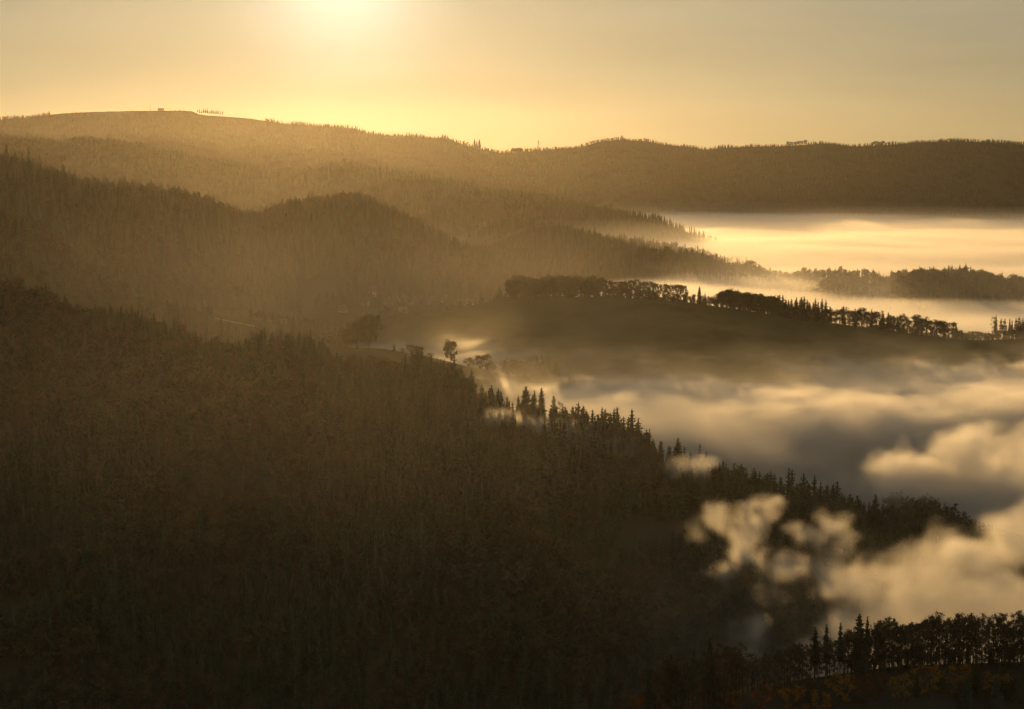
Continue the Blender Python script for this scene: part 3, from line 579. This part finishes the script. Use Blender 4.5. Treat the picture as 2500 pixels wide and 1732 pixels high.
o = thing('radio_mast', (x, y, z - .5), 0, 'thin radio mast beside the lodge on the far summit', 'mast')
m_ = MB(); m_.tube((0, 0, 0), (0, 0, 26), .7, .4, 6); part('pole', m_, 'metal', o)
for k, zz in enumerate((20, 24)):
    m_ = MB(); m_.tube((-2.6, 0, zz), (2.6, 0, zz), .3, .3, 5); m_.tube((0, -2.0, zz + .7), (0, 2.0, zz + .7), .3, .3, 5); part('antenna', m_, 'metal', o)
x, y, z = on_far(1212)
o = thing('power_pylon', (x, y, z - .5), .3, 'lattice power pylon on the far skyline beside the central dip', 'pylon')
m_ = MB()
for sx in (-1, 1):
    for sy in (-1, 1): m_.tube((sx * 3.5, sy * 3.5, 0), (sx * .6, sy * .6, 38), .45, .3, 4)
for k in range(6):
    r0, r1 = 3.5 - .48 * k, 3.5 - .48 * (k + 1)
    for s in (-1, 1): m_.tube((-r0 * s, -r0, 6.3 * k), (r1 * s, -r1, 6.3 * (k + 1)), .2, .2, 3); m_.tube((-r0, r0 * s, 6.3 * k), (-r1, -r1 * s, 6.3 * (k + 1)), .2, .2, 3)
part('lattice', m_, 'metal', o)
for zz, L_ in ((26, 8), (33, 6)):
    m_ = MB(); m_.tube((-L_, 0, zz), (L_, 0, zz), .4, .4, 4); m_.tube((-L_, 0, zz), (0, 0, zz + 2), .25, .25, 3); m_.tube((L_, 0, zz), (0, 0, zz + 2), .25, .25, 3); part('crossarm', m_, 'metal', o)
#TREES@@
#@@FOG
# ------------------------------------------------------------------ fog: density fields computed on a lattice, turned into real volumes
def spline_w(n, step, cell, off):
    t = (np.arange(n) * step + off) / cell
    i = np.floor(t).astype(int); f = t - i; i -= i.min()
    W = np.zeros((n, i.max() + 4))
    w4 = [(1 - f) ** 3 / 6, (3 * f ** 3 - 6 * f ** 2 + 4) / 6, (-3 * f ** 3 + 3 * f ** 2 + 3 * f + 1) / 6, f ** 3 / 6]
    for k in range(4): W[np.arange(n), i + k] = w4[k]
    return W.astype(np.float32)
def noise3(shape, steps, cells, seed):
    """smooth noise of about -1..1 on a (nz, ny, nx) lattice"""
    rs = rngs(seed)
    Ws = [spline_w(n, s, c, rs.rand() * c) for n, s, c in zip(shape, steps, cells)]
    a = rs.uniform(-1, 1, [W.shape[1] for W in Ws]).astype(np.float32)
    a = np.tensordot(Ws[0], a, (1, 0)); a = np.tensordot(Ws[1], a, (1, 1)).transpose(1, 0, 2); a = np.tensordot(a, Ws[2], (2, 1))
    return a * 2.4
def fbm3(shape, steps, cells, seed, octs=4, gain=0.55, billow=False):
    s = 0; amp = 1; t = 0
    for k in range(octs):
        n = noise3(shape, steps, [c / 2.03 ** k for c in cells], seed + 7 * k)
        s = s + amp * ((np.abs(n) * 2 - 0.8) if billow else n); t += amp; amp *= gain
    return s / t

def fog_material(name, density, g, color=(0.99, 0.985, 0.98)):
    m, nt, out = new_mat(name)
    pv = nt.nodes.new('ShaderNodeVolumePrincipled')
    pv.inputs['Color'].default_value = (*color, 1); pv.inputs['Density'].default_value = density; pv.inputs['Anisotropy'].default_value = g
    nt.links.new(pv.outputs[0], out.inputs['Volume'])
    return m

def fog_volume(name, lo, hi, res, dens, mat):
    """dens: (nz, ny, nx) float array -> a volume object"""
    nz, ny, nx = dens.shape
    me = bpy.data.meshes.new(name + '_lattice')
    me.vertices.add(dens.size)
    at = me.attributes.new('fog_density', 'FLOAT', 'POINT'); at.data.foreach_set('value', dens.astype(np.float32).ravel())
    o = bpy.data.objects.new(name, me); C.objects.link(o); me.materials.append(mat)
    ng = bpy.data.node_groups.new(name, 'GeometryNodeTree')
    ng.interface.new_socket('Geometry', in_out='INPUT', socket_type='NodeSocketGeometry')
    ng.interface.new_socket('Geometry', in_out='OUTPUT', socket_type='NodeSocketGeometry')
    N, L = ng.nodes, ng.links
    gi = N.new('NodeGroupInput'); go = N.new('NodeGroupOutput')
    pos = N.new('GeometryNodeInputPosition'); sep = N.new('ShaderNodeSeparateXYZ'); L.new(pos.outputs[0], sep.inputs[0])
    idx = None
    stride = 1
    for k, n in enumerate((nx, ny, nz)):
        mr = N.new('ShaderNodeMapRange'); mr.clamp = True
        mr.inputs[1].default_value = lo[k]; mr.inputs[2].default_value = hi[k]; mr.inputs[3].default_value = 0; mr.inputs[4].default_value = n - 1
        L.new(sep.outputs[k], mr.inputs[0])
        rd = N.new('ShaderNodeMath'); rd.operation = 'ROUND'; L.new(mr.outputs[0], rd.inputs[0])
        ml = N.new('ShaderNodeMath'); ml.operation = 'MULTIPLY_ADD'; ml.inputs[1].default_value = stride; L.new(rd.outputs[0], ml.inputs[0])
        if idx is None: ml.inputs[2].default_value = 0
        else: L.new(idx, ml.inputs[2])
        idx = ml.outputs[0]; stride *= n
    na = N.new('GeometryNodeInputNamedAttribute'); na.data_type = 'FLOAT'; na.inputs[0].default_value = 'fog_density'
    si = N.new('GeometryNodeSampleIndex'); si.data_type = 'FLOAT'; si.domain = 'POINT'; si.clamp = True
    L.new(gi.outputs[0], si.inputs['Geometry']); L.new(na.outputs[0], si.inputs['Value']); L.new(idx, si.inputs['Index'])
    vc = N.new('GeometryNodeVolumeCube')
    L.new(si.outputs[0], vc.inputs['Density']); vc.inputs['Background'].default_value = 0.0
    vc.inputs['Min'].default_value = lo; vc.inputs['Max'].default_value = hi
    vc.inputs['Resolution X'].default_value = nx; vc.inputs['Resolution Y'].default_value = ny; vc.inputs['Resolution Z'].default_value = nz
    sm = N.new('GeometryNodeSetMaterial'); sm.inputs['Material'].default_value = mat
    L.new(vc.outputs[0], sm.inputs[0]); L.new(sm.outputs[0], go.inputs[0])
    md = o.modifiers.new('fog', 'NODES'); md.node_group = ng
    tag(o, kind='stuff')
    return o

def lattice(lo, hi, step):
    n = [int(round((hi[k] - lo[k]) / step[k])) + 1 for k in range(3)]
    ax = [np.linspace(lo[k], hi[k], n[k]).astype(np.float32) for k in range(3)]
    z, y, x = np.meshgrid(ax[2], ax[1], ax[0], indexing='ij', sparse=True)
    st = [(hi[k] - lo[k]) / (n[k] - 1) for k in range(3)]
    return (n[2], n[1], n[0]), (st[2], st[1], st[0]), x, y, z

def edge_fade(x, y, lo, hi, wx, wy):
    return sstep(0, wx, x - lo[0]) * sstep(0, wx, hi[0] - x) * sstep(0, wy, y - lo[1]) * sstep(0, wy, hi[1] - y)

# the sea of fog behind the front slope
lo, hi = (-330, 1000, -262), (760, 1860, -118)
sh, st, x, y, z = lattice(lo, hi, (3.6, 3.6, 2.6))
X2, Y2 = np.broadcast_to(x, (1,) + sh[1:])[0], np.broadcast_to(y, (1,) + sh[1:])[0]
q = X2 / Y2
_, yc7 = H['front'].crest(X2, Y2)
edge = 1165 + 85 * sstep(90, 270, X2) + 35 * fbm(X2 / 90, Y2 / 200, 305, 3)
top0 = 20 * np.exp(-((Y2 - 1535) / 75) ** 2) * np.exp(-((q - .01) / .045) ** 2)
xs, ys = X2 + .35 * Y2, Y2 - .12 * X2
top = -163 - top0 - 9 * sstep(1250, 1420, Y2) - 6 * sstep(1420, 1620, Y2) + (8 + 4 * sstep(1350, 1500, Y2)) * fbm(xs / 230, ys / 95, 301, 4, .6)
top = top - 4 * sstep(60, 120, X2) * (1 - sstep(1330, 1400, Y2)) - 27 * sstep(100, 200, X2) * (1 - sstep(-35, 30, Y2 - edge)) + 5 * sstep(20, 80, X2) * sstep(-20, 30, Y2 - edge) * (1 - sstep(60, 170, Y2 - edge))
mask = (.17 * sstep(-8, 22, Y2 - yc7) + .83 * sstep(90, 210, Y2 - yc7)) * edge_fade(X2, Y2, lo, hi, 60, 20) * np.where(Y2 > 1610, sstep(-0.092, -0.072, q), sstep(-0.085, -0.03, q)) * (.22 + .78 * sstep(-.055, -.005, q))
n = fbm3(sh, st, (18, 34, 52), 311, 4, 0.82)
rg = 0.5 - np.abs(noise3(sh, st, (14, 22, 30), 331)) - 0.5 * np.abs(noise3(sh, st, (8, 10, 14), 332))
d = (top[None] - z) / 9.0 + 2.0 * n + 1.3 * rg
core = sstep(0.0, 1.5, d) ** 1.2
thin = 0.10 * np.exp(-np.maximum(z - top[None], 0) / 12.0) * sstep(-0.35, 0.6, n) * (1 - sstep(-140, -122, z))
dens = np.maximum(core, thin) * mask[None] * sstep(-262, -245, z)
dens[dens < 0.004] = 0
fog_volume('valley_fog', lo, hi, sh, dens, fog_material('fog_near', 0.045, FOG_G))

# the farther sea of fog
lo, hi = (-500, 1900, -262), (1750, 5500, -120)
sh, st, x, y, z = lattice(lo, hi, (10, 12, 4))
X2, Y2 = np.broadcast_to(x, (1,) + sh[1:])[0], np.broadcast_to(y, (1,) + sh[1:])[0]
top = -184 + 15 * fbm(X2 / 800 + .0004 * Y2, Y2 / 300, 401, 4, .6) + 6 * fbm(X2 / 200, Y2 / 110, 405, 3) - 14 * (1 - sstep(-100, 260, X2 - 0.03 * (Y2 - 2000)))
n = fbm3(sh, st, (40, 150, 220), 411, 4, 0.55)
d = (top[None] - z) / 11.0 + 1.0 * n
dens = np.maximum(sstep(-0.2, 1.8, d), 0.07 * sstep(2150, 2700, y) * (.1 + .9 * np.maximum(sstep(150, 420, x), sstep(3280, 3450, y))) * (1 - .6 * sstep(3900, 4600, y)) * np.exp(-np.maximum(z - top[None], 0) / 18.0) * (1 - sstep(-150, -124, z))) * (edge_fade(X2, Y2, lo, hi, 150, 60))[None] * sstep(-262, -240, z)
dens[dens < 0.004] = 0
fog_volume('distant_fog', lo, hi, sh, dens, fog_material('fog_far', 0.02, FOG_G))

# thin morning mist hanging between the ridges, and added volumes that lift dark ground
for name, lo, hi, topz, soft, sg, gg, xf, cell in (
        ('ridge_mist', (-2000, 2850, -345), (1000, 3850, 60), 10, 60, 1.6e-5, 0.82, (-480, -40), 80),
        ('mountain_mist', (-2600, 4960, -345), (1400, 5760, 170), 110, 40, 4.5e-5, 0.82, (-900, 200), 80),
        ('hamlet_lift_mist', (-1250, 1430, -300), (260, 2420, -30), -95, 45, 2.2e-4, 0.45, (40, 200), 48),  # added to brighten the ground behind the front crest, in place of lens veil
        ('slope_lift_mist', (-760, 800, -330), (560, 1520, -70), -118, 22, 4.6e-5, 0.80, (330, 540), 42)):  # added to lift the shaded front slope and catch sun shafts
    sh, st, x, y, z = lattice(lo, hi, (cell, cell, cell * .7))
    n = fbm3(sh, st, (4 * cell, 6 * cell, 7 * cell), 601, 2, 0.5)
    dens = (1 - sstep(-soft, soft, z - topz + .6 * soft * n)) * edge_fade(x, y, lo, hi, 3.5 * cell, 2.2 * cell) * (1 - .95 * sstep(xf[0], xf[1], x)) * sstep(0, cell, z - lo[2]) * (1 + .5 * n)
    if name == 'slope_lift_mist': dens = dens * (1 + 70 * (1 - sstep(-235, -190, z)) * sstep(20, 110, x) * (1 - sstep(900, 990, y)))
    dens[dens < 0.01] = 0
    fog_volume(name, lo, hi, sh, dens, fog_material(name, sg, gg, (0.98, 0.93, 0.84)))

# clouds of fog rising in front of the slope and beside the near spur: (u, v, Y, half width, half height in photo px, half depth m, strength)
PUFFS = [(1150, 955, 1212, 75, 12, 21, 0.78), (1080, 950, 1225, 45, 9, 18, 0.73), (1230, 966, 1195, 60, 14, 21, 0.83), (1310, 978, 1180, 55, 12, 21, 0.78), (1400, 990, 1162, 45, 9, 18, 0.63),
         (1530, 1032, 1135, 30, 18, 18, 0.83), (1590, 1050, 1112, 36, 12, 18, 0.78), (1480, 1042, 1142, 34, 9, 18, 0.63), (1545, 1060, 1120, 36, 10, 18, 0.68),
         (1700, 1130, 890, 38, 32, 16, 0.74), (1672, 1165, 885, 34, 37, 16, 0.74), (1650, 1205, 880, 47, 43, 18, 0.84), (1640, 1250, 875, 49, 39, 18, 0.84), (1615, 1290, 870, 49, 24, 16, 0.70), (1695, 1255, 870, 34, 43, 14, 0.54), (1530, 1205, 890, 29, 15, 12, 0.50), (1590, 1170, 890, 34, 28, 12, 0.46),
         (1850, 1180, 850, 45, 35, 18, 0.97), (1812, 1215, 845, 45, 35, 16, 0.94), (1868, 1235, 840, 49, 50, 16, 0.86), (1790, 1275, 835, 49, 37, 16, 0.92), (1860, 1300, 830, 67, 43, 18, 0.92), (1765, 1320, 825, 45, 24, 14, 0.62), (1705, 1395, 790, 49, 32, 16, 0.86), (1690, 1430, 785, 40, 22, 14, 0.57), (1920, 1290, 835, 60, 44, 18, 0.60),
         (1985, 1085, 1085, 50, 28, 20, 0.70), (2060, 1045, 1090, 90, 53, 32, 0.90), (2180, 1030, 1095, 130, 73, 40, 1.00), (2320, 1050, 1100, 140, 87, 40, 1.00), (2480, 1080, 1100, 160, 112, 45, 1.00), (2140, 1085, 1090, 100, 42, 27, 0.80), (2280, 1105, 1090, 120, 56, 31, 0.85), (2050, 1090, 1085, 70, 31, 22, 0.70),
         (1950, 1340, 810, 80, 50, 24, 0.85), (2030, 1310, 810, 90, 44, 26, 0.85), (2120, 1330, 810, 120, 80, 36, 0.95), (2190, 1275, 810, 100, 56, 34, 0.95), (2290, 1235, 810, 90, 66, 38, 1.00), (2420, 1220, 810, 140, 100, 46, 1.10), (1900, 1390, 783, 70, 44, 24, 0.85),
         (2050, 1400, 790, 160, 80, 34, 1.00), (2250, 1390, 790, 170, 90, 40, 1.00), (2450, 1380, 790, 170, 110, 44, 1.00), 
         (1860, 1480, 788, 112, 54, 24, 0.97), (2000, 1490, 783, 140, 60, 26, 0.90), (2180, 1490, 783, 150, 60, 26, 0.95), (2380, 1490, 783, 160, 60, 30, 0.95), (1760, 1520, 778, 78, 30, 18, 0.67)]
lo, hi = (-60, 750, -262), (430, 1260, -118)
sh, st, x, y, z = lattice(lo, hi, (1.7, 2.1, 1.6))
warp = [fbm3(sh, st, (34, 40, 40), 551 + 20 * k, 5, 0.66) * a_ for k, a_ in enumerate((15.0, 14.0, 12.0))]
xw, yw, zw = x + warp[0], y + warp[1], z + warp[2]
f = np.full(sh, -1.0, np.float32)
for (u, v, Y, ru, rv, ry, s) in PUFFS:
    ra, re = ray(u, v); k = Y / (2.25 * F)
    cx, cz = ra * Y, re * Y
    rx, rz = max(ru * k, 7) * 1.35, max(rv * k, 6) * 1.35; ry = max(ry * .85, 13)
    sl_ = tuple(slice(max(0, int((c - r_ - 34 - l_) / t_)), max(0, int((c + r_ + 34 - l_) / t_) + 1)) for c, r_, l_, t_ in ((cz, rz, lo[2], st[0]), (Y, ry, lo[1], st[1]), (cx, rx, lo[0], st[2])))
    R2 = ((xw[sl_] - cx) / rx) ** 2 + ((yw[sl_] - Y) / ry) ** 2 + ((zw[sl_] - cz) / rz) ** 2
    f[sl_] = np.maximum(f[sl_], s * (1 - R2 ** .6))
n = fbm3(sh, st, (22, 26, 26), 511, 4, 0.85)
rg = 0.55 - np.abs(noise3(sh, st, (12, 14, 14), 571)) - 0.6 * np.abs(noise3(sh, st, (5.5, 6.5, 6.5), 572))
dens = sstep(0.05, 0.9, f + 0.55 * n + 0.42 * rg) ** 1.3 * sstep(-0.4, 0.3, f) * sstep(-262, -246, z) * edge_fade(x, y, lo, hi, 12, 6)
dens[dens < 0.005] = 0
fog_volume('rising_fog', lo, hi, sh, dens, fog_material('fog_cloud', 0.08, FOG_G))
#FOG@@
# ------------------------------------------------------------------ haze: the air of the whole valley
def box(name, lo, hi, mat):
    x0, y0, z0 = lo; x1, y1, z1 = hi
    v = [(x0, y0, z0), (x1, y0, z0), (x1, y1, z0), (x0, y1, z0), (x0, y0, z1), (x1, y0, z1), (x1, y1, z1), (x0, y1, z1)]
    return mesh_obj(name, v, [(0, 3, 2, 1), (4, 5, 6, 7), (0, 1, 5, 4), (1, 2, 6, 5), (2, 3, 7, 6), (3, 0, 4, 7)], mat)
m, nt, out = new_mat('haze_air')
pv = nt.nodes.new('ShaderNodeVolumePrincipled')
pv.inputs['Color'].default_value = (0.98, 0.92, 0.83, 1); pv.inputs['Density'].default_value = HAZE_DENSITY; pv.inputs['Anisotropy'].default_value = HAZE_G
nt.links.new(pv.outputs[0], out.inputs['Volume'])
hzb = box('haze', (-7100, -2600, -352), (7100, 9700, 190), m)
tag(hzb, kind='stuff')
